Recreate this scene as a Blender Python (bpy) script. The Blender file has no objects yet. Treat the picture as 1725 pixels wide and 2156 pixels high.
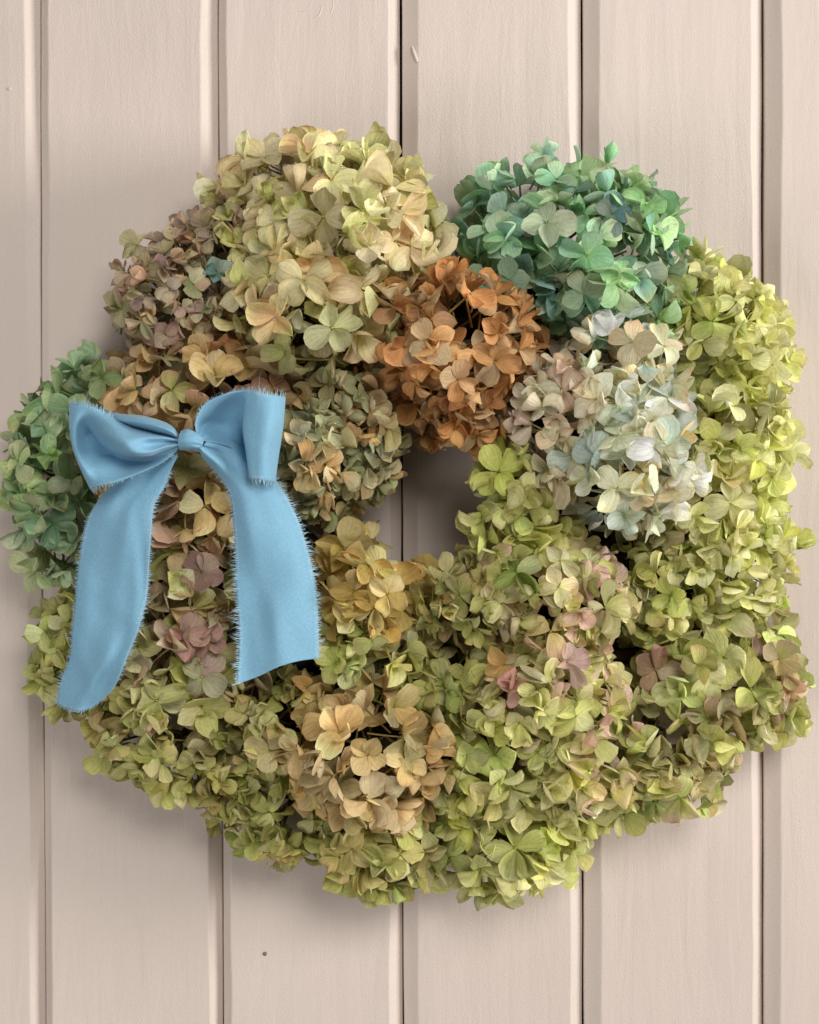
import bpy, math, random
import numpy as np
from mathutils import Vector, Matrix

SC = bpy.context.scene
COL = SC.collection
rng = np.random.default_rng(11)
random.seed(11)

# ------------------------------------------------------------------ camera, world, light, exposure
WID, HEI = 0.48, 0.60            # metres of wall in view
CAMD = 0.85                      # camera to wall
S = WID / 1725.0                 # one layout unit (photo scaled to 1725 wide) in metres on the wall
CX, CY = 862.5, 1078.0

cam = bpy.data.cameras.new("camera")
cam_o = bpy.data.objects.new("camera", cam); COL.objects.link(cam_o)
cam_o.location = (0, -CAMD, 0); cam_o.rotation_euler = (math.pi / 2, 0, 0)
cam.sensor_fit = 'VERTICAL'; cam.sensor_height = 24.0
cam.lens = 24.0 * CAMD / HEI
cam.clip_start = 0.01; cam.clip_end = 50
SC.camera = cam_o

w = bpy.data.worlds.new("World"); SC.world = w; w.use_nodes = True
bg = w.node_tree.nodes["Background"]
bg.inputs[0].default_value = (1.0, 0.97, 0.95, 1)
bg.inputs[1].default_value = 0.155

def area(name, loc, target, size, power, color):
    l = bpy.data.lights.new(name, 'AREA'); l.shape = 'RECTANGLE'
    l.size, l.size_y = size; l.energy = power; l.color = color
    o = bpy.data.objects.new(name, l); COL.objects.link(o)
    o.location = loc
    o.rotation_euler = (Vector(target) - Vector(loc)).to_track_quat('-Z', 'Y').to_euler()
    return o
area("window_light", (2.7, -1.05, 0.30), (0, 0, 0), (0.9, 1.1), 84.0, (1.0, 0.975, 0.945))
area("room_light", (0.66, -2.1, 0.98), (0, 0, 0), (0.9, 0.8), 28.5, (1.0, 0.97, 0.935))
area("low_fill_light", (-1.35, -2.1, -1.05), (0, 0, 0), (1.1, 1.2), 22.0, (1.0, 0.965, 0.94))  # added fill lifting the wreath's shadow on the wall; no window known there

SC.view_settings.view_transform = 'Standard'
SC.view_settings.look = 'None'
SC.view_settings.gamma = 1.0
SC.view_settings.exposure = 0.0
SC.render.engine = 'CYCLES'
SC.cycles.use_denoising = True
SC.cycles.max_bounces = 8
SC.cycles.diffuse_bounces = 4
SC.cycles.transmission_bounces = 4

# ------------------------------------------------------------------ helpers
def P(px, py, d=0.0):
    """layout point (1725 x 2156 grid) at d metres in front of the wall"""
    k = S * (CAMD - d) / CAMD
    return np.array([(px - CX) * k, -d, -(py - CY) * k])

def lin(hexs):
    h = hexs.lstrip('#')
    c = np.array([int(h[i:i + 2], 16) / 255.0 for i in (0, 2, 4)])
    return np.where(c <= 0.04045, c / 12.92, ((c + 0.055) / 1.055) ** 2.4)

def petal_lin(hexs):
    c = lin(hexs); g = c @ np.array([0.3, 0.6, 0.1])
    return (c * 0.97 + g * 0.03) * 1.60

def new_mesh(name, verts, faces, mat=None, smooth=True):
    me = bpy.data.meshes.new(name)
    me.from_pydata([tuple(map(float, v)) for v in verts], [], faces)
    if mat: me.materials.append(mat)
    if smooth: me.polygons.foreach_set("use_smooth", [True] * len(me.polygons))
    return me

def link(name, me, parent=None, loc=(0, 0, 0)):
    o = bpy.data.objects.new(name, me); COL.objects.link(o)
    o.location = tuple(map(float, loc))
    if parent: o.parent = parent
    return o

def wloc(o):
    v = Vector(o.location)
    while o.parent:
        o = o.parent; v += Vector(o.location)
    return np.array(v)

def nt(name):
    m = bpy.data.materials.new(name); m.use_nodes = True
    t = m.node_tree; t.nodes.clear()
    out = t.nodes.new("ShaderNodeOutputMaterial")
    def N(kind, **kw):
        n = t.nodes.new(kind)
        for k, v in kw.items():
            if hasattr(n, k) and not k[0].isupper(): setattr(n, k, v)
            else: n.inputs[k.replace('_', ' ')].default_value = v
        return n
    def K(a, ai, b, bi): t.links.new(a.outputs[ai], b.inputs[bi])
    return m, t, out, N, K

def tube(pts, rad, sides=5):
    """swept tube; pts (n,3), rad scalar or (n,)"""
    pts = np.asarray(pts, float); n = len(pts)
    rad = np.broadcast_to(np.asarray(rad, float), (n,))
    tan = np.gradient(pts, axis=0); tan /= np.linalg.norm(tan, axis=1)[:, None] + 1e-12
    up = np.array([0.31, 0.52, 0.79])
    a = np.cross(tan, up); a /= np.linalg.norm(a, axis=1)[:, None] + 1e-12
    b = np.cross(tan, a)
    ang = np.arange(sides) * 2 * math.pi / sides
    V = pts[:, None, :] + rad[:, None, None] * (np.cos(ang)[None, :, None] * a[:, None, :] + np.sin(ang)[None, :, None] * b[:, None, :])
    F = [(i * sides + j, i * sides + (j + 1) % sides, (i + 1) * sides + (j + 1) % sides, (i + 1) * sides + j)
         for i in range(n - 1) for j in range(sides)]
    return V.reshape(-1, 3), F

class MB:
    def __init__(s): s.v = []; s.f = []; s.n = 0
    def add(s, V, F):
        s.v.append(np.asarray(V)); s.f += [tuple(i + s.n for i in f) for f in F]; s.n += len(V)
    def mesh(s, name, mat, smooth=True): return new_mesh(name, np.concatenate(s.v), s.f, mat, smooth)

def wob(z, seed, amp, freq):
    r = np.random.default_rng(seed); o = np.zeros_like(z)
    for k in range(5):
        o += np.sin(z * freq * (1.7 ** k) + r.uniform(0, 6.28)) * amp / (1.5 ** k)
    return o

# ------------------------------------------------------------------ materials
def mat_paint():
    m, t, out, N, K = nt("cream_pink_paint")
    tc = N("ShaderNodeTexCoord")
    oi = N("ShaderNodeObjectInfo")
    mp = N("ShaderNodeMapping"); mp.inputs["Scale"].default_value = (1, 1, 0.035)
    off = N("ShaderNodeVectorMath", operation='MULTIPLY_ADD')
    K(oi, "Random", off, 0); off.inputs[1].default_value = (3.0, 3.0, 9.0); K(tc, "Object", off, 2)
    K(off, 0, mp, "Vector")
    g1 = N("ShaderNodeTexNoise", Scale=420.0, Detail=4.0, Roughness=0.6); K(mp, 0, g1, "Vector")
    mp2 = N("ShaderNodeMapping"); mp2.inputs["Scale"].default_value = (1, 1, 0.16); K(off, 0, mp2, "Vector")
    g2 = N("ShaderNodeTexNoise", Scale=75.0, Detail=3.0, Roughness=0.5, Distortion=0.6); K(mp2, 0, g2, "Vector")
    # wide curving growth rings under the paint
    mp3 = N("ShaderNodeMapping"); mp3.inputs["Scale"].default_value = (1, 1, 0.10); K(off, 0, mp3, "Vector")
    rings = N("ShaderNodeTexWave", wave_type='BANDS', bands_direction='X', wave_profile='SAW', Scale=34.0, Distortion=9.0, Detail=1.5, Detail_Scale=1.2)
    K(mp3, 0, rings, "Vector")
    patch = N("ShaderNodeTexNoise", Scale=9.0, Detail=1.0); K(off, 0, patch, "Vector")
    pr = N("ShaderNodeMapRange"); K(patch, 0, pr, 0)
    pr.inputs[1].default_value = 0.50; pr.inputs[2].default_value = 0.66
    rm = N("ShaderNodeMath", operation='MULTIPLY'); K(rings, "Fac", rm, 0); K(pr, 0, rm, 1)
    fine = N("ShaderNodeTexNoise", Scale=1500.0, Detail=2.0); K(tc, "Object", fine, "Vector")
    a1 = N("ShaderNodeMath", operation='MULTIPLY_ADD'); K(g1, 0, a1, 0); a1.inputs[1].default_value = 0.16
    K(g2, 0, a1, 2)
    a2 = N("ShaderNodeMath", operation='MULTIPLY_ADD'); K(rm, 0, a2, 0); a2.inputs[1].default_value = 0.55; K(a1, 0, a2, 2)
    a3 = N("ShaderNodeMath", operation='MULTIPLY_ADD'); K(fine, 0, a3, 0); a3.inputs[1].default_value = 0.40; K(a2, 0, a3, 2)
    bp = N("ShaderNodeBump", Strength=0.7, Distance=0.0008); K(a3, 0, bp, "Height")
    big = N("ShaderNodeTexNoise", Scale=5.0, Detail=2.0); K(off, 0, big, "Vector")
    cr = N("ShaderNodeValToRGB"); K(big, 0, cr, 0)
    cr.color_ramp.elements[0].position = 0.3; cr.color_ramp.elements[1].position = 0.7
    cr.color_ramp.elements[0].color = (0.612, 0.522, 0.462, 1)
    cr.color_ramp.elements[1].color = (0.645, 0.550, 0.490, 1)
    b = N("ShaderNodeBsdfPrincipled", Roughness=0.42)
    b.inputs["Specular IOR Level"].default_value = 0.35
    K(cr, 0, b, "Base Color"); K(bp, 0, b, "Normal"); K(b, 0, out, 0)
    return m

def mat_simple(name, c, rough=0.7, spec=0.3, noise=None):
    m, t, out, N, K = nt(name)
    b = N("ShaderNodeBsdfPrincipled", Roughness=rough)
    b.inputs["Specular IOR Level"].default_value = spec
    if noise:
        tc = N("ShaderNodeTexCoord")
        n = N("ShaderNodeTexNoise", Scale=noise, Detail=4.0); K(tc, "Object", n, "Vector")
        mx = N("ShaderNodeValToRGB"); K(n, 0, mx, 0)
        mx.color_ramp.elements[0].color = tuple(np.array(c) * 0.6) + (1,)
        mx.color_ramp.elements[1].color = tuple(np.array(c) * 1.35) + (1,)
        K(mx, 0, b, "Base Color")
        bp = N("ShaderNodeBump", Strength=0.5, Distance=0.001); K(n, 0, bp, "Height"); K(bp, 0, b, "Normal")
    else:
        b.inputs["Base Color"].default_value = tuple(c) + (1,)
    K(b, 0, out, 0)
    return m

def mat_petal():
    m, t, out, N, K = nt("dried_hydrangea_petal")
    col = N("ShaderNodeAttribute", attribute_name="Col")
    pu = N("ShaderNodeAttribute", attribute_name="petal")
    sp = N("ShaderNodeSeparateXYZ"); K(pu, "Vector", sp, 0)
    tc = N("ShaderNodeTexCoord")
    nz = N("ShaderNodeTexNoise", Scale=160.0, Detail=3.0); K(tc, "Object", nz, "Vector")
    # veins: fan out from the claw, v is the position across the blade
    av = N("ShaderNodeMath", operation='ABSOLUTE'); K(sp, 1, av, 0)
    uu = N("ShaderNodeMath", operation='MULTIPLY_ADD'); K(sp, 0, uu, 0); uu.inputs[1].default_value = -7.0
    vv = N("ShaderNodeMath", operation='MULTIPLY_ADD'); K(av, 0, vv, 0); vv.inputs[1].default_value = 15.0; K(uu, 0, vv, 2)
    vn = N("ShaderNodeMath", operation='MULTIPLY_ADD'); K(nz, 0, vn, 0); vn.inputs[1].default_value = 3.0; K(vv, 0, vn, 2)
    sn = N("ShaderNodeMath", operation='SINE'); K(vn, 0, sn, 0)
    mr = N("ShaderNodeMapRange"); K(sn, 0, mr, 0)
    mr.inputs[1].default_value = 0.45; mr.inputs[2].default_value = 1.0
    mid = N("ShaderNodeMapRange"); K(av, 0, mid, 0)
    mid.inputs[1].default_value = 0.07; mid.inputs[2].default_value = 0.0
    vm = N("ShaderNodeMath", operation='MAXIMUM'); K(mr, 0, vm, 0); K(mid, 0, vm, 1)
    mot = N("ShaderNodeTexNoise", Scale=420.0, Detail=4.0, Roughness=0.65); K(tc, "Object", mot, "Vector")
    v1 = N("ShaderNodeMapRange"); K(mot, 0, v1, 0)
    v1.inputs[1].default_value = 0.25; v1.inputs[2].default_value = 0.75; v1.inputs[3].default_value = 0.86; v1.inputs[4].default_value = 1.12
    v2 = N("ShaderNodeMath", operation='MULTIPLY_ADD'); K(vm, 0, v2, 0); v2.inputs[1].default_value = -0.10; K(v1, 0, v2, 2)
    mul = N("ShaderNodeVectorMath", operation='SCALE'); K(col, "Color", mul, 0); K(v2, 0, mul, "Scale")
    h = N("ShaderNodeMath", operation='MULTIPLY_ADD'); K(vm, 0, h, 0); h.inputs[1].default_value = 0.8; K(mot, 0, h, 2)
    bp = N("ShaderNodeBump", Strength=0.45, Distance=0.0004); K(h, 0, bp, "Height")
    b = N("ShaderNodeBsdfPrincipled", Roughness=0.58)
    b.inputs["Specular IOR Level"].default_value = 0.28
    K(mul, 0, b, "Base Color"); K(bp, 0, b, "Normal")
    tr = N("ShaderNodeBsdfTranslucent"); K(mul, 0, tr, 0); K(bp, 0, tr, "Normal")
    mx = N("ShaderNodeMixShader"); mx.inputs[0].default_value = 0.27
    K(b, 0, mx, 1); K(tr, 0, mx, 2); K(mx, 0, out, 0)
    return m

def mat_ribbon(name, c, weave=True, tr_amt=0.12):
    m, t, out, N, K = nt(name)
    tc = N("ShaderNodeTexCoord")
    b = N("ShaderNodeBsdfPrincipled", Roughness=0.62)
    b.inputs["Specular IOR Level"].default_value = 0.18
    b.inputs["Sheen Weight"].default_value = 0.25
    b.inputs["Sheen Roughness"].default_value = 0.4
    n = N("ShaderNodeTexNoise", Scale=38.0, Detail=3.0); K(tc, "Object", n, "Vector")
    cr = N("ShaderNodeValToRGB"); K(n, 0, cr, 0)
    cr.color_ramp.elements[0].position = 0.3; cr.color_ramp.elements[1].position = 0.7
    cr.color_ramp.elements[0].color = tuple(np.array(c) * 0.95) + (1,)
    cr.color_ramp.elements[1].color = tuple(np.array(c) * 1.05) + (1,)
    K(cr, 0, b, "Base Color")
    if weave:
        pu = N("ShaderNodeAttribute", attribute_name="petal")
        mp = N("ShaderNodeMapping"); mp.inputs["Scale"].default_value = (90, 240, 1); K(pu, "Vector", mp, 0)
        ck = N("ShaderNodeTexNoise", Scale=1.0, Detail=1.0); K(mp, 0, ck, "Vector")
        n2 = N("ShaderNodeTexNoise", Scale=900.0, Detail=2.0); K(tc, "Object", n2, "Vector")
        ad = N("ShaderNodeMath", operation='ADD'); K(ck, 0, ad, 0); K(n2, 0, ad, 1)
        bp = N("ShaderNodeBump", Strength=0.35, Distance=0.0003); K(ad, 0, bp, "Height"); K(bp, 0, b, "Normal")
        wv = N("ShaderNodeMapRange"); K(ad, 0, wv, 0)
        wv.inputs[1].default_value = 0.6; wv.inputs[2].default_value = 1.4; wv.inputs[3].default_value = 0.87; wv.inputs[4].default_value = 1.13
        sc_ = N("ShaderNodeVectorMath", operation='SCALE'); K(cr, 0, sc_, 0); K(wv, 0, sc_, "Scale"); K(sc_, 0, b, "Base Color")
    tr = N("ShaderNodeBsdfTranslucent"); K(cr, 0, tr, 0)
    mx = N("ShaderNodeMixShader"); mx.inputs[0].default_value = tr_amt
    K(b, 0, mx, 1); K(tr, 0, mx, 2); K(mx, 0, out, 0)
    return m

M_PAINT = mat_paint()
M_GAP = mat_simple("dark_gap_wood", (0.055, 0.030, 0.020), 0.9, 0.1, 60.0)
M_TWIG = mat_simple("grapevine_bark", (0.060, 0.038, 0.022), 0.9, 0.1, 120.0)
M_STEM = mat_simple("dry_flower_stem", (0.165, 0.135, 0.055), 0.7, 0.2, 200.0)
M_NAIL = mat_simple("dull_nail_metal", (0.16, 0.14, 0.125), 0.5, 0.5)
M_PETAL = mat_petal()
M_RIB = mat_ribbon("blue_silk", (0.215, 0.435, 0.595), True, 0.06)
M_FRAY = mat_ribbon("blue_silk_thread", (0.50, 0.70, 0.80), False, 0.35)

# ------------------------------------------------------------------ the wall of painted boards
back = MB()
x0, x1, zt, zb = -0.75, 0.75, 0.62, -0.62
bv = [(x0, 0.0125, zb), (x1, 0.0125, zb), (x1, 0.0125, zt), (x0, 0.0125, zt), (x0, 0.03, zb), (x1, 0.03, zb), (x1, 0.03, zt), (x0, 0.03, zt)]
wall = link("wall", new_mesh("wall_backing", bv, [(0, 1, 2, 3), (7, 6, 5, 4), (0, 4, 5, 1), (1, 5, 6, 2), (2, 6, 7, 3), (3, 7, 4, 0)], M_GAP, False))
wall["kind"] = "structure"
wall["label"] = "cream pink painted wall of upright bevelled boards behind the wreath"

# groove: x at picture top, x at picture bottom, gap top, gap bottom, bevel before (l), bevel after (r)
G = [(82, 92.5, 2.2, 2.0, 28, 18), (457, 468.5, 2.6, 3.0, 30, 18), (844, 849.5, 6.0, 2.0, 25, 32), (1228, 1230.5, 3.2, 3.4, 28, 34), (1612, 1612, 4.0, 1.6, 26, 32)]
pitch = 383
Lft = [(82 - pitch * k, 92 - pitch * k, 2.5, 2.5, 24, 24) for k in range(6, 0, -1)]
Rgt = [(1612 + pitch * k, 1612 + pitch * k, 2.5, 2.5, 22, 30) for k in range(1, 7)]
grooves = Lft + G + Rgt
NZ = 110
zz = np.linspace(zb, zt, NZ)
tt = (HEI / 2 - zz) / HEI                  # 0 at picture top, 1 at bottom
planks = []
for i in range(len(grooves) - 1):
    a, c = grooves[i], grooves[i + 1]
    gx0 = ((a[0] + (a[1] - a[0]) * tt) - CX) * S + 0.5 * (a[2] + (a[3] - a[2]) * np.clip(tt, 0, 1)) * S
    gx1 = ((c[0] + (c[1] - c[0]) * tt) - CX) * S - 0.5 * (c[2] + (c[3] - c[2]) * np.clip(tt, 0, 1)) * S
    gx0 = gx0 + wob(zz, i * 7 + 1, 0.00010, 26); gx1 = gx1 + wob(zz, i * 7 + 2, 0.00012, 26)
    bl = a[5] * S + wob(zz, i * 7 + 3, 0.00036, 17)
    br = c[4] * S + wob(zz, i * 7 + 4, 0.00045, 17)
    dl = np.full(NZ, 0.0042); dr = np.full(NZ, 0.0068)
    if abs(c[0] - 82) < 1:      # the first joint in view is filled with paint half way up
        dr = 0.0068 * (0.25 + 0.75 * np.clip(np.abs(tt - 0.42) / 0.30 - 0.45, 0, 1))
    if abs(a[0] - 82) < 1:
        dl = 0.0042 * (0.30 + 0.70 * np.clip(np.abs(tt - 0.42) / 0.30 - 0.45, 0, 1))
    if abs(c[0] - 457) < 1:
        br = br * (1.15 - 0.35 * np.clip(tt, 0, 1))
    yo = rng.uniform(-0.0004, 0.0004)
    r = 0.0006
    cols = []
    def colm(x, y): cols.append(np.stack([x, y, zz], 1))
    colm(gx0 + 0.0003, np.full(NZ, 0.0118)); colm(gx0 + 0.0000, dl + 0.0009); colm(gx0 + 0.0005, dl)
    colm(gx0 + bl - r, dl * r / bl + yo); colm(gx0 + bl, dl * 0.25 * r / bl + yo); colm(gx0 + bl + r, 0 * zz + yo)
    for q in (0.1, 0.3, 0.5, 0.7, 0.9):
        xs = gx0 + bl + r + (gx1 - br - r - gx0 - bl - r) * q
        colm(xs, yo + wob(zz, i * 7 + 5 + int(q * 100), 0.00012, 9))
    colm(gx1 - br - r, 0 * zz + yo); colm(gx1 - br, dr * 0.25 * r / br + yo); colm(gx1 - br + r, dr * r / br + yo)
    colm(gx1 - 0.0005, dr); colm(gx1, dr + 0.0009); colm(gx1 - 0.0003, np.full(NZ, 0.0118))
    A = np.stack(cols, 1)                   # NZ, nc, 3
    nc = A.shape[1]
    F = [(j * nc + k, j * nc + k + 1, (j + 1) * nc + k + 1, (j + 1) * nc + k) for j in range(NZ - 1) for k in range(nc - 1)]
    F += [tuple(range(nc - 1, -1, -1)), tuple((NZ - 1) * nc + k for k in range(nc))]
    planks.append((link("plank", new_mesh("plank", A.reshape(-1, 3), F, M_PAINT, False), wall), (a[0] + a[1]) / 2, (c[0] + c[1]) / 2))

def plank_at(px):
    for p, a, c in planks:
        if a <= px < c: return p
# nail head, knot ridges, drips and nicks on the boards
def disc(px, py, r, h, seg=16):
    c = P(px, py); V = []; F = []
    for rr, hh in ((1.0, -0.0004), (1.0, h * 0.5), (0.8, h), (0.0, h * 0.9)):
        for k in range(seg):
            an = 2 * math.pi * k / seg
            V.append((c[0] + r * rr * math.cos(an), -hh, c[2] + r * rr * math.sin(an)))
    for q in range(3):
        for k in range(seg): F.append((q * seg + k, q * seg + (k + 1) % seg, (q + 1) * seg + (k + 1) % seg, (q + 1) * seg + k))
    return V, F
V, F = disc(558, 2008, 0.00125, 0.0007)
link("nail", new_mesh("nail", V, F, M_NAIL), plank_at(558))["label"] = "small dull round nail head"
def ridge(pts, r, name="paint_ridge"):
    pts = np.array([P(x, y) + np.array([0, 0.55 * r, 0]) for x, y in pts])
    n = len(pts); rad = r * np.sin(np.linspace(0.35, math.pi - 0.35, n)) ** 0.5
    V, F = tube(pts, rad, 8)
    mid = pts[n // 2]
    px = mid[0] / S + CX
    link(name, new_mesh(name, V, F, M_PAINT), plank_at(px))
def arc(cx, cy, rx, ry, a0, a1, n=12):
    return [(cx + rx * math.cos(math.radians(a)), cy + ry * math.sin(math.radians(a))) for a in np.linspace(a0, a1, n)]
ridge(arc(600, 15, 22, 24, 60, 260), 0.0007); ridge(arc(662, 8, 16, 30, -20, 120), 0.0008)
ridge(arc(690, 6, 12, 26, -60, 100), 0.0007); ridge(arc(640, -5, 16, 30, 20, 170), 0.0006)
ridge(arc(628, 22, 9, 8, 0, 350), 0.0005)
ridge([(868, 96), (872, 110), (877, 124), (878, 130)], 0.0012, "paint_drip")
ridge([(187, 1930), (188, 1938), (188, 1946)], 0.0005); ridge([(395, 1900), (399, 1930), (397, 1965)], 0.0004)
for k in range(16):
    x = 262 + rng.uniform(0, 60); y = 1760 + rng.uniform(0, 330)
    ridge([(x, y), (x + 0.6, y + 5), (x, y + 11)], 0.00028)
V, F = disc(20, 187, 0.0010, 0.0003)
link("dent", new_mesh("dent", V, F, M_PAINT), plank_at(20))
pts = np.array([[(1254 - CX) * S, 0.0022, -(215 - CY) * S], [(1255 - CX) * S, 0.0020, -(230 - CY) * S], [(1255 - CX) * S, 0.0022, -(248 - CY) * S]])
V, F = tube(pts, [0.0003, 0.0008, 0.0002], 6)
link("dark_crack", new_mesh("dark_crack", V, F, M_GAP), plank_at(1254))

# ------------------------------------------------------------------ the wreath
# name, cx, cy, rx, ry (layout units), centre depth, depth radius (m), sepal length (layout units), palette, label
PAL = {
 'cream': (["#CDC58A", "#C6BD84", "#BBC078", "#D5CCA0", "#C9A981", "#BDB980", "#CFC592", "#C6B48C"], ["#DDD5AC", "#D6CC98", "#CDB48C", "#C9CF8C"]),
 'teal': (["#84AC84", "#7CAA8A", "#94B294", "#8AA894", "#96B47E", "#7FAA7C", "#86ACA4", "#96A886"], ["#B4CA9C", "#9CBB94", "#B0B88C", "#98B8A6"]),
 'orange': (["#C18A52", "#CA985E", "#B67C46", "#BE864C", "#C8925A"], ["#D9AC74", "#CE985C", "#C08850"]),
 'mauve': (["#A58C74", "#9C837C", "#908C68", "#B29C7A", "#828C64", "#94806E", "#AC8C6C", "#A09472"], ["#A98884", "#B79A7C", "#A4876F", "#B3A684"]),
 'greyolive': (["#8C8E6A", "#979571", "#A39868", "#B2905C", "#9CA270", "#888B72", "#AA8F62"], ["#A8A27C", "#B79C6C", "#959A78"]),
 'tanpink': (["#B9A373", "#C1A87A", "#B78E64", "#AB9076", "#AAA667", "#C3AC74", "#B29A68"], ["#BE9078", "#C8AE80", "#B78870", "#CDB788"]),
 'sage': (["#7C9A70", "#88A680", "#98AA78", "#749474", "#86A284", "#93A670"], ["#A7B07A", "#98AC78", "#B0A878"]),
 'pink': (["#A99670", "#B29484", "#A89A68", "#A6A464", "#9E9064", "#AEA26E", "#A8A870"], ["#B48A84", "#BEA288", "#B4AC7C", "#C2BA8C"]),
 'lime': (["#A6AA5C", "#B0B268", "#9DA354", "#B9B778", "#969C50", "#A9A764", "#A2AE62"], ["#C3C284", "#B5B66C", "#B8AC74"]),
 'olive': (["#9CA058", "#A6A662", "#8F9550", "#AEA86C", "#A39662", "#929C58"], ["#B4B274", "#A9A464", "#B39C6C"]),
 'bright': (["#B9BD64", "#C5C67C", "#AFB55A", "#CCC98E", "#B4B868", "#BFC270"], ["#D6D4A0", "#C9CB80", "#D2C896"]),
 'tan': (["#C3A86E", "#BC9E68", "#CAB37E", "#B59C72", "#C0A264", "#B0A46C"], ["#D3BE8A", "#C6A878", "#CDB684"]),
 'pale': (["#BAC1A8", "#CBC1A2", "#CBB68C", "#B5C9C2", "#C9D6D0", "#BFBA9E", "#C8D8D6"], ["#D2AC7E", "#C2D0CC", "#D3B892", "#C9CDB8"]),
 'blush': (["#C9B8A0", "#C4AC98", "#BDB79A", "#B9B49C", "#C2B0A0", "#B4B294"], ["#CDB2A0", "#C9C0A8", "#C8AE8E"]),
 'limepink': (["#AAAC64", "#B6B874", "#C2BE88", "#A2A65C", "#C6A49A", "#AEB168"], ["#CDA6A0", "#CCC796", "#BFBE7C", "#C6AC96"]),
 'rosy': (["#B2B263", "#AAAA5C", "#B09A66", "#AE8C72", "#B2A678", "#B4B26A", "#A8A65E", "#AEB268", "#A6AE66"], ["#B5928A", "#B8A47A", "#BFBC78", "#BC9A88", "#C2BE80"]),
 'yellow': (["#BFA65A", "#B7A45C", "#A9A65C", "#C6AC66", "#B09A58"], ["#CFB678", "#C29A5C", "#BDB870"]),
}
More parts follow.
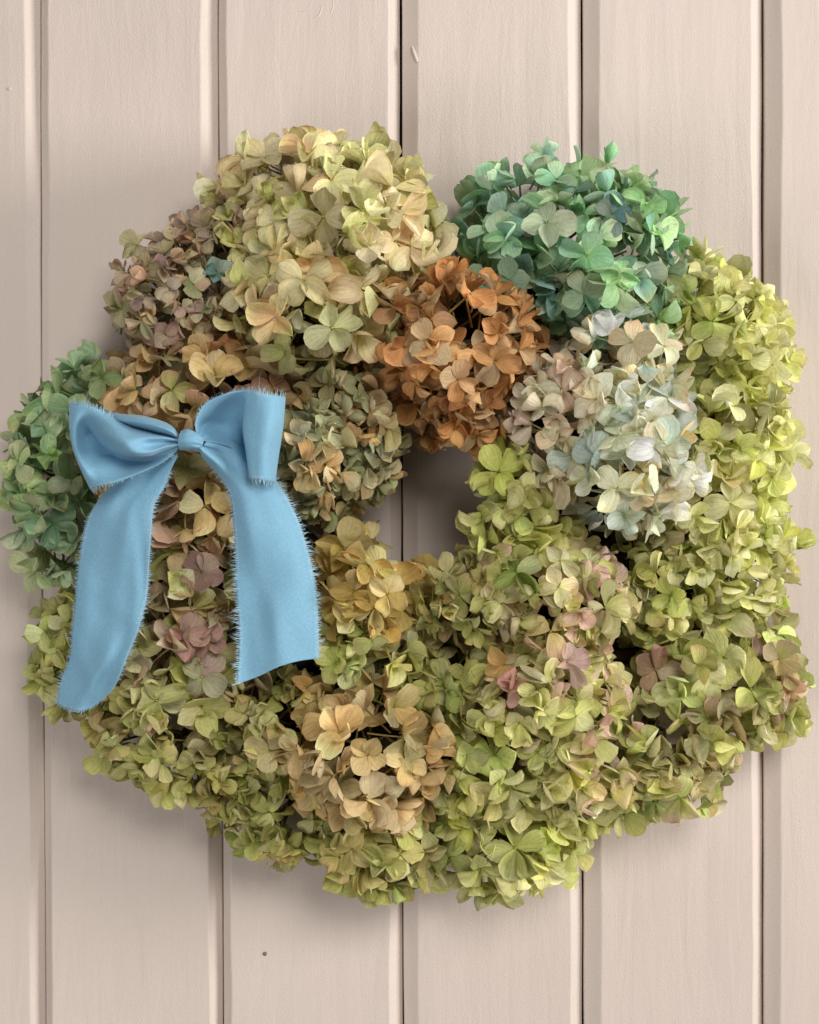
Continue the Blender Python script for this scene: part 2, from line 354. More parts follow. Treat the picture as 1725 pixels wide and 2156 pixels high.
HEADS = [
 ("cream", 660, 412, 195, 105, .045, .048, 68, "pale lime and tan hydrangea head at the very top"),
 ("cream", 735, 500, 190, 135, .066, .052, 76, "cream yellow hydrangea head with the largest petals"),
 ("cream", 660, 640, 160, 125, .062, .052, 74, "cream lime hydrangea head above the grey olive one"),
 ("teal", 1155, 522, 205, 150, .052, .052, 62, "teal green hydrangea head"),
 ("teal", 1268, 550, 150, 165, .056, .054, 62, "teal green hydrangea head with blue flecks"),
 ("orange", 962, 722, 158, 132, .062, .050, 58, "rusty orange hydrangea head"),
 ("orange", 980, 880, 82, 62, .050, .040, 50, "orange tuft hanging over the hole"),
 ("mauve", 385, 645, 118, 135, .046, .050, 40, "mauve brown hydrangea head of small petals"),
 ("mauve", 490, 540, 105, 100, .040, .045, 44, "olive and mauve hydrangea head with a teal petal"),
 ("greyolive", 745, 915, 100, 150, .052, .042, 46, "grey olive hydrangea head beside the hole"),
 ("greyolive", 660, 960, 90, 110, .060, .040, 48, "tan hydrangea head behind the bow"),
 ("tanpink", 440, 840, 195, 110, .050, .042, 58, "tan and pink hydrangea head above the bow"),
 ("tanpink", 420, 1030, 190, 120, .046, .042, 58, "tan hydrangea head behind the bow knot"),
 ("sage", 215, 850, 90, 80, .040, .040, 56, "sage green hydrangea tuft beside the bow loop"),
 ("sage", 132, 1010, 95, 185, .042, .044, 54, "sage green hydrangea head on the outer edge"),
 ("pink", 400, 1210, 150, 130, .050, .042, 60, "dusky pink hydrangea head between the ribbon tails"),
 ("pink", 370, 1340, 130, 90, .052, .042, 62, "pink flushed hydrangea head between the ribbon tails"),
 ("lime", 165, 1370, 80, 115, .036, .038, 50, "lime hydrangea tuft behind the ribbon tail"),
 ("limepink", 390, 1450, 130, 80, .056, .044, 66, "pale lime hydrangea head below the ribbon tails"),
 ("olive", 385, 1545, 170, 110, .046, .046, 50, "olive green hydrangea head under the ribbon ends"),
 ("olive", 580, 1520, 110, 110, .050, .044, 50, "dark olive hydrangea head"),
 ("olive", 620, 1680, 140, 110, .044, .046, 54, "olive lime hydrangea head along the lower edge"),
 ("tan", 775, 1575, 155, 130, .066, .046, 68, "golden tan hydrangea head"),
 ("olive", 800, 1750, 130, 115, .046, .046, 58, "lime hydrangea head at the lower edge"),
 ("bright", 1055, 1755, 165, 110, .050, .050, 60, "pale lime hydrangea head at the lowest point"),
 ("lime", 1030, 1580, 150, 130, .064, .046, 62, "green lime hydrangea head"),
 ("yellow", 775, 1240, 105, 110, .050, .042, 62, "yellow tan hydrangea head beside the ribbon"),
 ("lime", 790, 1350, 110, 90, .054, .044, 58, "lime tan hydrangea head"),
 ("olive", 975, 1255, 95, 80, .052, .038, 50, "olive hydrangea tuft under the hole"),
 ("olive", 930, 1440, 110, 90, .050, .044, 52, "olive tan hydrangea head"),
 ("lime", 1090, 1080, 100, 130, .050, .044, 58, "green hydrangea head on the hole's edge"),
 ("limepink", 1165, 1260, 140, 120, .064, .048, 58, "pale lime hydrangea head with pink petals"),
 ("limepink", 1150, 1440, 140, 110, .066, .048, 56, "lime and pink hydrangea head with golden petals"),
 ("limepink", 1205, 1600, 110, 120, .060, .048, 56, "lime hydrangea head with pink edges"),
 ("pale", 1305, 780, 104, 112, .066, .048, 62, "peach and pale blue hydrangea head"),
 ("pale", 1310, 960, 124, 142, .070, .050, 62, "pale blue and cream hydrangea head"),
 ("blush", 1180, 880, 90, 115, .056, .044, 56, "pinkish grey hydrangea tuft beside the orange head"),
 ("lime", 1480, 690, 115, 130, .042, .046, 52, "olive lime hydrangea head under the teal ones"),
 ("bright", 1560, 765, 92, 130, .040, .044, 54, "lime hydrangea head on the outer edge"),
 ("bright", 1525, 940, 122, 115, .046, .048, 58, "yellow lime hydrangea head with cream backs"),
 ("bright", 1480, 1080, 120, 110, .052, .048, 56, "pale lime hydrangea head beside the pale blue one"),
 ("bright", 1545, 1170, 102, 140, .044, .046, 52, "bright lime hydrangea head on the outer edge"),
 ("lime", 1390, 1240, 100, 110, .046, .044, 50, "shaded lime hydrangea tuft"),
 ("rosy", 1480, 1440, 130, 140, .054, .048, 66, "lime hydrangea head with rosy petals"),
 ("rosy", 1380, 1530, 110, 115, .054, .046, 66, "rosy brown hydrangea head"),
 ("rosy", 1590, 1400, 72, 105, .044, .042, 60, "orange tipped lime hydrangea tuft on the outer edge"),
 ("rosy", 1400, 1620, 105, 60, .044, .042, 62, "pink tipped lime hydrangea tuft at the lower edge"),
 ("lime", 1295, 1655, 78, 62, .042, .044, 56, "lime hydrangea tuft filling the lower edge"),
 ("olive", 490, 1625, 90, 70, .040, .042, 52, "olive hydrangea tuft along the lower edge"),
 ("lime", 1590, 1480, 65, 65, .042, .040, 56, "bright lime hydrangea tuft at the outer edge"),
]
HOLE = np.array([(850, 915), (925, 950), (1000, 958), (988, 1020), (990, 1110), (935, 1180), (895, 1192), (850, 1180), (775, 1112), (830, 1050), (848, 985)], float)
BOWPOLY = [np.array(p, float) for p in (
    [(130, 830), (600, 800), (615, 1030), (480, 1000), (380, 980), (190, 1050)],
    [(300, 1000), (385, 960), (330, 1130), (300, 1330), (240, 1470), (180, 1510), (100, 1500), (150, 1330), (180, 1090)],
    [(440, 950), (580, 1000), (660, 1150), (690, 1390), (500, 1460), (490, 1150)])]

def inpoly(p, poly):
    x, y = p; n = len(poly); ins = False
    j = n - 1
    for i in range(n):
        xi, yi = poly[i]; xj, yj = poly[j]
        if (yi > y) != (yj > y) and x < (xj - xi) * (y - yi) / (yj - yi) + xi: ins = not ins
        j = i
    return ins
def polydist(p, poly):
    if inpoly(p, poly): return 0.0
    a = poly; b = np.roll(poly, -1, axis=0); ab = b - a
    t = np.clip(((p - a) * ab).sum(1) / (ab * ab).sum(1), 0, 1)
    return np.linalg.norm(p - (a + t[:, None] * ab), axis=1).min()
def proj(v):
    k = CAMD / (CAMD + v[1]) / S
    return np.array([v[0] * k + CX, -v[2] * k + CY])

# one sepal: outward x, across y, up z
T = np.linspace(0, 1, 8); U = 0.5 - 0.5 * np.cos(math.pi * (T * 0.97 + 0.03)); U[0] = 0.0
VV = np.array([-1, -0.72, -0.36, 0, 0.36, 0.72, 1.0])
SEP_F = [(i * 7 + j, i * 7 + j + 1, (i + 1) * 7 + j + 1, (i + 1) * 7 + j) for i in range(7) for j in range(6)]
def sepal(L, r, openness, wild):
    a = r.uniform(0.55, 0.95); b = r.uniform(0.36, 0.62) if r.random() < 0.55 else r.uniform(0.6, 0.95)
    Wd = L * r.uniform(0.40, 0.56)
    um = a / (a + b)
    prof = Wd * (np.clip(U, 1e-6, 1) ** a) * (np.clip(1 - U, 0, 1) ** b) / (um ** a * (1 - um) ** b)
    prof[0] = 0.03 * L
    jag = 1 + r.normal(0, 0.055, (len(U), 2)) * (np.arange(len(U))[:, None] > 2)
    if r.random() < 0.18: jag[r.integers(3, len(U) - 1), r.integers(2)] *= 0.78
    kap = r.normal(-0.25, 0.60 + 0.8 * wild)
    th = openness + kap * U + r.normal(0, 0.10)
    du = np.diff(U, prepend=0)
    cxs = np.cumsum(np.cos(th) * du) * L; czs = np.cumsum(np.sin(th) * du) * L
    nx, nz = -np.sin(th), np.cos(th)
    tw = r.normal(0, 0.18 + 0.35 * wild) * U
    cup = r.normal(0.40, 0.40 + 0.45 * wild)
    asym = r.normal(0, 0.08)
    ph = r.uniform(0, 6.28); wa = r.uniform(0.0, 0.09) * L
    v = VV[None, :]; pw = prof[:, None]
    yy = v * pw * (1 + asym * np.sign(v)) * np.where(np.abs(v) > 0.9, np.where(v < 0, jag[:, :1], jag[:, 1:]), 1.0) * (1 - 0.25 * abs(cup) * v * v)
    hh = cup * pw * v * v + 0.06 * pw * np.abs(v) * (r.random() < 0.5) * 2 + wa * np.sin(5 * U[:, None] + ph + 2.2 * v) * np.abs(v) * U[:, None]
    ct, st = np.cos(tw)[:, None], np.sin(tw)[:, None]
    y2 = yy * ct - hh * st; h2 = yy * st + hh * ct
    X = cxs[:, None] + nx[:, None] * h2; Z = czs[:, None] + nz[:, None] * h2
    return np.stack([X, y2, Z], -1).reshape(-1, 3)

UVAR = np.stack(np.meshgrid(U, VV, indexing='ij'), -1).reshape(-1, 2)
def floret(Lm, pal, r, hue, tidy=False):
    """verts, faces, colours, petal coords of one floret of four sepals, eye and stalk"""
    Vs, Fs, Cs, Us = [], [], [], []; n = 0
    base_i = r.integers(len(pal[0]))
    wild = r.random() ** 1.5
    openness = r.normal(0.34, 0.36)
    if tidy: wild *= 0.45; openness = r.uniform(0.02, 0.32)
    ns = 4 if r.random() < 0.93 else (3 if r.random() < 0.5 else 5)
    base = petal_lin(pal[0][base_i]); tip = petal_lin(pal[1][r.integers(len(pal[1]))])
    fl = r.normal(0.98, 0.13)
    sz = Lm * r.uniform(0.86, 1.14)
    brown = r.random() < 0.26
    for k in range(ns):
        L = sz * r.uniform(0.84, 1.12)
        V = sepal(L, r, openness + r.normal(0, 0.22), wild)
        V[:, 0] += 0.05 * L; V[:, 2] += (0.018 if k % 2 else -0.018) * L
        an = k * 2 * math.pi / ns + r.normal(0, 0.13)
        c, s = math.cos(an), math.sin(an)
        V = V @ np.array([[c, s, 0], [-s, c, 0], [0, 0, 1]])
        u, v = UVAR[:, 0], UVAR[:, 1]
        bcol = base if r.random() < 0.8 else petal_lin(pal[0][r.integers(len(pal[0]))])
        mixv = np.clip(r.uniform(0.0, 1.0) * (u ** 1.8) + 0.45 * r.random() * np.abs(v) ** 3 * u, 0, 1)[:, None]
        C = bcol * (1 - mixv) + tip * mixv
        if r.random() < 0.36:                       # paler sepals: natural variety, plus bright highlights put into the colour
            pm = r.uniform(0.25, 0.75); C = C * (1 - pm) + (0.24 * C / C.max() + np.array([0.56, 0.535, 0.36])) * pm
        ey = np.clip(1 - u / 0.30, 0, 1)[:, None] * 0.45
        C = C * (1 - ey) + C * np.array([0.80, 0.86, 0.55]) * ey
        if brown and r.random() < 0.6:
            e = (np.clip((np.maximum(u, np.abs(v) * 0.9) - 0.72) / 0.28, 0, 1) * 0.6)[:, None]
            C = C * (1 - e) + np.array([0.30, 0.17, 0.07]) * e
        C = C * (fl * r.normal(1.0, 0.10)) * hue
        Vs.append(V); Fs += [tuple(i + n for i in f) for f in SEP_F]; Cs.append(C); Us.append(np.column_stack([u, v, np.full(len(u), r.random())])); n += len(V)
    # eye
    er = 0.055 * Lm; ev = []
    for zz_, rr in ((0.2, 0.75), (0.9, 0.8), (1.4, 0.05)):
        for k in range(6):
            ev.append((er * rr * math.cos(k * math.pi / 3), er * rr * math.sin(k * math.pi / 3), er * zz_))
    ef = [(q * 6 + k, q * 6 + (k + 1) % 6, (q + 1) * 6 + (k + 1) % 6, (q + 1) * 6 + k) for q in range(2) for k in range(6)]
    Vs.append(np.array(ev)); Fs += [tuple(i + n for i in f) for f in ef]; n += len(ev)
    Cs.append(np.tile(base * np.array([0.65, 0.66, 0.40]), (len(ev), 1))); Us.append(np.zeros((len(ev), 3)))
    # stalk
    sl = Lm * r.uniform(1.0, 1.5); bx, by = r.normal(0, 0.18, 2) * Lm
    tq = np.linspace(0, 1, 4)
    sp = np.stack([bx * tq ** 2, by * tq ** 2, -sl * tq], 1)
    V, F = tube(sp, 0.0006, 4)
    Vs.append(V); Fs += [tuple(i + n for i in f) for f in F]; n += len(V)
    Cs.append(np.tile(0.55 * base * np.array([0.85, 0.85, 0.6]) + 0.45 * np.array([0.17, 0.13, 0.05]), (len(V), 1))); Us.append(np.zeros((len(V), 3)))
    return np.concatenate(Vs), Fs, np.clip(np.concatenate(Cs), 0.01, 0.95), np.concatenate(Us)

def petal_mesh(name, V, F, C, UV):
    me = new_mesh(name, V, F, M_PETAL)
    a = me.attributes.new("Col", 'FLOAT_COLOR', 'POINT')
    a.data.foreach_set("color", np.column_stack([C, np.ones(len(C))]).astype(np.float32).ravel())
    b = me.attributes.new("petal", 'FLOAT_VECTOR', 'POINT')
    b.data.foreach_set("vector", UV.astype(np.float32).ravel())
    return me

wreath = bpy.data.objects.new("hydrangea_wreath", None); COL.objects.link(wreath)
wreath.location = (0, 0, -0.215); wreath.empty_display_size = 0.05
wreath["label"] = "dried hydrangea wreath of green, orange and teal flower heads hanging on the board wall"
wreath["category"] = "wreath"
W0 = np.array([0, 0, -0.215])

# vine ring carrying the heads
ring = MB()
rc = P(900, 1085, 0.02)
for k in range(22):
    ph, q0 = rng.uniform(0, 6.28, 2)
    an = np.linspace(0, 2 * math.pi, 60)
    rad = 0.106 + 0.044 * np.cos(an * 3 + ph + 0.3 * k) * rng.uniform(0.4, 1.0) + rng.uniform(-0.02, 0.02)
    dep = 0.020 + 0.012 * np.sin(an * 4 + q0)
    pts = np.stack([rc[0] + rad * np.cos(an) * 1.12, -dep, rc[2] + rad * np.sin(an)], 1)
    V, F = tube(pts, 0.0036, 6); ring.add(V - W0, F)
base_o = link("vine_ring", ring.mesh("vine_ring", M_TWIG), wreath)

# lay the florets out on every head
def ell(h): 
    k = S * (CAMD - h[5]) / CAMD
    return P(h[1], h[2], h[5]), np.array([h[3] * k, h[6], h[4] * k])
def flat(h):
    q = math.hypot((h[1] - 890) / 760.0, (h[2] - 1085) / 740.0)
    k = 1.0 - 0.40 * min(1.0, max(0.0, (q - 0.55) / 0.45))
    dv = 0.007 * math.sin(h[1] * 0.037 + h[2] * 0.023)          # some heads sit prouder than their neighbours
    return h[:5] + (h[5] * k + dv, h[6] * (0.62 + 0.40 * k)) + h[7:]
HEADS = [flat(h) for h in HEADS]
HEADS = [h[:7] + (h[7] * (0.94 if h[0] in ('pink', 'tanpink', 'sage') else 0.80 if h[0] == 'cream' else 0.85),) + h[8:] for h in HEADS]
ELL = [ell(h) for h in HEADS]
fl_list = []      # head index, position, normal, sepal length
for hi, h in enumerate(HEADS):
    c, R = ELL[hi]; k = S * (CAMD - h[5]) / CAMD; L = h[7] * k
    rm = (R[0] * R[2]) ** 0.5
    for layer, (rs, dens) in enumerate(((0.98, 1.0), (0.68, 0.34))):
        surf = 4 * math.pi * (((R[0] * R[1]) ** 1.6 + (R[0] * R[2]) ** 1.6 + (R[1] * R[2]) ** 1.6) / 3) ** (1 / 1.6) * rs * rs
        N = max(8, int(surf / (1.13 * L) ** 2 * dens))
        off = rng.uniform(0, 6.28)
        for i in range(N):
            yy = 1 - 2 * (i + 0.5) / N
            rr = math.sqrt(max(0, 1 - yy * yy)); an = i * 2.399963 + off
            d = np.array([rr * math.cos(an), -yy, rr * math.sin(an)])       # -y faces the camera
            d = d + rng.normal(0, 0.10, 3); d /= np.linalg.norm(d)
            if d[1] > 0.42: continue
            p = c + d * R * rs * (rng.uniform(0.88, 1.06) + 0.20 * rng.random() ** 4)
            if -p[1] < 0.010: continue
            nrm = d / R; nrm /= np.linalg.norm(nrm)
            nrm = nrm + rng.normal(0, 0.42, 3) + np.array([0.04, -0.22, 0.02]); nrm /= np.linalg.norm(nrm)
            q = proj(p)
            if polydist(q, HOLE) < 0.50 * h[7]: continue
            # buried in a neighbour
            bur = False
            for hj, (c2, R2) in enumerate(ELL):
                if hj != hi and np.linalg.norm((p - c2) / R2) < 0.78: bur = True; break
            if bur: continue
            if any(polydist(q, bp_) < 22 for bp_ in BOWPOLY) and -p[1] > 0.083:
                p[1] = -rng.uniform(0.070, 0.083)
            fl_list.append((hi, p, nrm, L, layer))

# florets one can recognise one by one in the photograph: x, y, sepal length, facing (x, z), colours
HERO = [
 (700, 690, 86, (0.1, -0.15), ["#CFCF98"], ["#D9D8A8"]), (775, 520, 78, (0.2, 0.1), ["#D9CBA6"], ["#E2CDB0"]), (640, 590, 80, (0.0, 0.2), ["#CFC394"], ["#C9BE88"]),
 (760, 440, 76, (0.1, 0.2), ["#CBCB86"], ["#D6D29A"]), (600, 740, 62, (-0.1, -0.2), ["#BDBE78"], ["#CBC894"]), (880, 430, 66, (0.3, 0.2), ["#B9BA6A"], ["#C9C688"]),
 (660, 440, 70, (-0.2, 0.2), ["#D6CA9C"], ["#D8CFA8"]),
 (568, 1582, 62, (0.0, 0.0), ["#BFAE78"], ["#C8B78A"]), (640, 1645, 58, (0.0, 0.1), ["#C4A474"], ["#CDAF84"]), (1088, 1205, 62, (0.0, 0.1), ["#98A85A"], ["#A4B066"]),
 (1345, 855, 60, (0.25, 0.0), ["#C9D2C8"], ["#D9E2E0"]), (1315, 1085, 62, (0.1, -0.1), ["#BCCAB6"], ["#D2DCD4"]),
 (1330, 720, 62, (0.1, 0.2), ["#D2C4A0"], ["#D8B088"]), (1230, 620, 68, (0.1, 0.0), ["#88B48E"], ["#A8CCA0"]), (1150, 470, 68, (0.0, 0.2), ["#9AA88C"], ["#A6B28E"]),
 (1290, 450, 56, (0.2, 0.2), ["#76A6A8"], ["#A6C4BE"]), (1075, 590, 58, (-0.2, -0.1), ["#A2B494"], ["#B4C2A0"]), (850, 730, 60, (-0.2, 0.0), ["#C68C56"], ["#D09A66"]),
 (965, 800, 58, (0.1, -0.2), ["#C58A50"], ["#D29E64"]), (1050, 700, 58, (0.2, 0.0), ["#CB9358"], ["#D8A872"]), (395, 1340, 64, (0.1, 0.0), ["#B98A80"], ["#C69C8C"]),
 (330, 1475, 74, (0.1, 0.1), ["#C6C786"], ["#DDDAAE"]), (425, 1425, 66, (0.2, 0.2), ["#CCCB94"], ["#DEDAB6"]), (425, 1205, 62, (0.0, 0.1), ["#B07F7C"], ["#B88A84"]),
 (395, 985, 70, (0.1, 0.1), ["#B9A97C"], ["#C4B488"]), (725, 1155, 72, (0.1, 0.1), ["#BEA65C"], ["#CDB46E"]), (775, 1590, 66, (0.1, 0.1), ["#BCA46C"], ["#C8B282"]),
 (1085, 1785, 72, (0.1, -0.1), ["#B4B382"], ["#C6C494"]), (985, 1590, 66, (0.0, 0.0), ["#A8AE68"], ["#BCC07C"]), (1380, 1410, 72, (0.1, 0.1), ["#A88A6C"], ["#A87C76"]),
 (1470, 1400, 66, (0.2, 0.0), ["#B6B868"], ["#C0A070"]), (1540, 1060, 66, (0.3, 0.1), ["#CCC88E"], ["#DCD8AE"]), (1180, 1180, 56, (0.2, 0.1), ["#C6C290"], ["#D8B8A8"]),
 (1195, 1395, 54, (0.5, 0.1), ["#CBAAA2"], ["#D4B4B0"]), (1060, 1400, 62, (0.0, 0.1), ["#BE9A5C"], ["#CCAA6C"]), (455, 790, 70, (0.2, 0.3), ["#CDB47C"], ["#DAC694"]),
 (575, 815, 58, (0.2, 0.2), ["#BE9270"], ["#C69C7C"]), (785, 1350, 60, (0.1, 0.0), ["#A9AE64"], ["#B6A870"]),
 (215, 795, 62, (-0.1, 0.3), ["#8FAA66"], ["#9CB274"]), (150, 1010, 58, (0.0, 0.1), ["#7C9A66"], ["#90A878"]), (460, 575, 44, (0.1, 0.2), ["#88AAA0"], ["#90B2A8"]),
]
fl_list = [f + (None,) for f in fl_list]
for (hx, hy, hl, (fx, fz), pb, pt) in HERO:
    hi = min(range(len(HEADS)), key=lambda i: math.hypot((hx - HEADS[i][1]) / HEADS[i][3], (hy - HEADS[i][2]) / HEADS[i][4]))
    q = math.hypot((hx - HEADS[hi][1]) / HEADS[hi][3], (hy - HEADS[hi][2]) / HEADS[hi][4])
    dd = HEADS[hi][5] + HEADS[hi][6] * (math.sqrt(max(0.05, 1 - min(q, 1) ** 2)) * 1.02) + 0.004
    if any(polydist(np.array((hx, hy), float), b_) < 22 for b_ in BOWPOLY): dd = min(dd, 0.086)
    nr = np.array([fx, -1.0, fz]); nr /= np.linalg.norm(nr)
    p = P(hx, hy, dd)
    fl_list = [f for f in fl_list if f[5] is not None or np.linalg.norm(f[1] - p) > 0.012]
    fl_list.append((hi, p, nr, hl * 0.82 * S * (CAMD - dd) / CAMD, 0, (pb, pt)))

# which florets show largest: small depth buffer of discs
GW, GH = 431, 539
zb_ = np.full((GH, GW), -1.0); idb = np.full((GH, GW), -1, int)
for i, (hi, p, nrm, L, layer, ov) in enumerate(fl_list):
    q = proj(p) / 4.0; rr = 0.80 * HEADS[hi][7] / 4.0; sq = max(0.35, abs(nrm[1]))
    xa, xb = int(max(0, q[0] - rr)), int(min(GW - 1, q[0] + rr)); ya, yb = int(max(0, q[1] - rr)), int(min(GH - 1, q[1] + rr))
    if xb < xa or yb < ya: continue
    gx, gy = np.meshgrid(np.arange(xa, xb + 1), np.arange(ya, yb + 1))
    mk = ((gx - q[0]) ** 2 + (gy - q[1]) ** 2 < rr * rr * sq) & (zb_[gy, gx] < -p[1])
    zb_[gy[mk], gx[mk]] = -p[1]; idb[gy[mk], gx[mk]] = i
for bp_ in BOWPOLY:
    for y in range(GH):
        for x in range(20, 180):
            if idb[y, x] >= 0 and inpoly((x * 4, y * 4), bp_): idb[y, x] = -1
vis = np.bincount(idb[idb >= 0], minlength=len(fl_list))
single = set(np.argsort(-vis)[:300].tolist())

head_objs = []
for hi, h in enumerate(HEADS):
    c, R = ELL[hi]
    mb = MB(); root = np.array([c[0] * 0.97, -0.022, c[2] * 0.97])
    V, F = tube(np.array([root, root * 0.4 + c * 0.6, c]), [0.0026, 0.0022, 0.0018], 6); mb.add(V - c, F)
    mine = [f for f in fl_list if f[0] == hi]
    for j in range(0, len(mine), 3):
        e = mine[j][1] - mine[j][2] * mine[j][3] * 1.1
        mdl = c * 0.5 + e * 0.5 + rng.normal(0, 0.003, 3)
        V, F = tube(np.array([c, mdl, e]), [0.0013, 0.001, 0.0007], 4); mb.add(V - c, F)
    o = link("flower_head", mb.mesh("flower_head", M_STEM), wreath, c - W0)
    o["label"] = h[8]
    head_objs.append(o)

TINT = {'lime': (0.99, 0.98, 0.99), 'olive': (1.01, 0.98, 0.96), 'bright': (0.98, 0.97, 1.02), 'limepink': (1.01, 0.98, 0.98),
        'rosy': (0.93, 0.97, 1.0), 'orange': (0.78, 0.82, 0.86), 'teal': (0.95, 1.0, 1.0), 'sage': (0.98, 1.0, 1.02), 'cream': (1.02, 1.0, 1.02), 'pale': (1.06, 1.06, 1.04)}
mass = {hi: [[], [], [], [], 0] for hi in range(len(HEADS))}
for i, (hi, p, nrm, L, layer, ov) in enumerate(fl_list):
    h = HEADS[hi]
    hue = (1 + rng.normal(0, 0.03)) * (1 + rng.normal(0, 0.02, 3)) * np.array(TINT.get(h[0], (1, 1, 1)))
    pal = PAL[h[0]]
    if not ov and rng.random() < (0.15 if h[0] in ('cream', 'orange') else 0.33):
        cand = [j for j in range(len(HEADS)) if j != hi and np.linalg.norm((p - ELL[j][0]) / ELL[j][1]) < 1.30]
        if cand: pal = PAL[HEADS[cand[rng.integers(len(cand))]][0]]
    if ov: ov = (ov[0] * 3 + [PAL[h[0]][0][rng.integers(len(PAL[h[0]][0]))]], ov[1])
    V, F, C, UV = floret(L, ov or pal, rng, np.ones(3) * 0.74 if ov else hue, bool(ov))
    z = Vector(nrm); q = z.to_track_quat('Z', 'Y')
    M = np.array((q.to_matrix() @ Matrix.Rotation(rng.uniform(0, 6.28), 3, 'Z')))
    V = V @ M.T
    dmin = (-(V[:, 1] + p[1])).min()
    if dmin < 0.003: p = p - np.array([0, min(0.004 - dmin, 0.02), 0])
    c = ELL[hi][0]
    if i in single:
        o = link("floret", petal_mesh("floret", V, F, C, UV), head_objs[hi], p - c)
    else:
        mm = mass[hi]
        mm[0].append(V + (p - c)); mm[1] += [tuple(a + mm[4] for a in f) for f in F]; mm[2].append(C); mm[3].append(UV); mm[4] += len(V)
for hi, mm in mass.items():
    if mm[4]:
        o = link("florets", petal_mesh("florets", np.concatenate(mm[0]), mm[1], np.concatenate(mm[2]), np.concatenate(mm[3])), head_objs[hi])
        o["kind"] = "stuff"
for pts_ in ([(1004, 1840, .03), (1008, 1885, .028), (1007, 1918, .027)], [(255, 1535, .02), (235, 1550, .02), (222, 1552, .022)], [(640, 1170, .05), (770, 1118, .055), (800, 1095, .05)],
             [(690, 545, .09), (735, 575, .088), (770, 560, .092)], [(1010, 735, .10), (1040, 715, .098), (1075, 722, .095)], [(995, 760, .098), (1030, 735, .1), (1060, 690, .097)]):
    V, F = tube(np.array([P(*a) - W0 for a in pts_]), [0.0008, 0.0007, 0.0004], 6)
    link("dry_stalk", new_mesh("dry_stalk", V, F, M_STEM), wreath)
print("florets", len(fl_list), "single", len(single))

# ------------------------------------------------------------------ the ribbon bow
def cr_matrix(n, N):
    B = np.zeros((N, n))
    for r_, t in enumerate(np.linspace(0, n - 1, N)):
        i = min(int(t), n - 2); f = t - i
        wts = (-0.5 * f + f * f - 0.5 * f ** 3, 1 - 2.5 * f * f + 1.5 * f ** 3, 0.5 * f + 2 * f * f - 1.5 * f ** 3, -0.5 * f * f + 0.5 * f ** 3)
        for k, wt in zip((i - 1, i, i + 1, i + 2), wts):
            if k < 0: B[r_, 0] += 2 * wt; B[r_, 1] -= wt
            elif k > n - 1: B[r_, n - 1] += 2 * wt; B[r_, n - 2] -= wt
            else: B[r_, k] += wt
    return B
BOW_D = 0.101
def grid_pts(rows, conv):
    """rows: list of lists of (x, y, d mm) -> world control grid"""
    out = []
    for r_ in rows:
        out.append([P(*conv(x, y), BOW_D + d / 1000.0) for x, y, d in r_])
    return np.array(out)
def convA(x, y): return ((140 + x / 5.39) * 0.8984, (900 + y / 5.39) * 0.8984)
def convB(x, y): return ((400 + x / 5.75) * 0.8984, (900 + y / 5.75) * 0.8984)
def convT(x, y): return ((100 + x / 2.464) * 0.8984, (880 + y / 2.464) * 0.8984)
def surf(ctrl, nu, nv):
    A = np.einsum('ai,ijk->ajk', cr_matrix(ctrl.shape[0], nu), ctrl)
    return np.einsum('bj,ajk->abk', cr_matrix(ctrl.shape[1], nv), A)

bow = bpy.data.objects.new("ribbon_bow", None); COL.objects.link(bow)
B0 = P(395, 925, BOW_D); bow.location = tuple(B0); bow.empty_display_size = 0.03
bow["label"] = "blue silk ribbon bow with frayed edges tied on the wreath"
bow["category"] = "bow"

def sheet(name, A, label=None, thick=0.00035):
    nu, nv = A.shape[:2]
    F = [(i * nv + j, i * nv + j + 1, (i + 1) * nv + j + 1, (i + 1) * nv + j) for i in range(nu - 1) for j in range(nv - 1)]
    me = new_mesh(name, A.reshape(-1, 3) - B0, F, M_RIB)
    uv = np.stack(np.meshgrid(np.linspace(0, 1, nu), np.linspace(0, 1, nv), indexing='ij'), -1).reshape(-1, 2)
    b = me.attributes.new("petal", 'FLOAT_VECTOR', 'POINT')
    b.data.foreach_set("vector", np.column_stack([uv, np.zeros(len(uv))]).astype(np.float32).ravel())
    o = link(name, me, bow)
    s = o.modifiers.new("thickness", 'SOLIDIFY'); s.thickness = thick; s.offset = 0
    if label: o["label"] = label
    return o

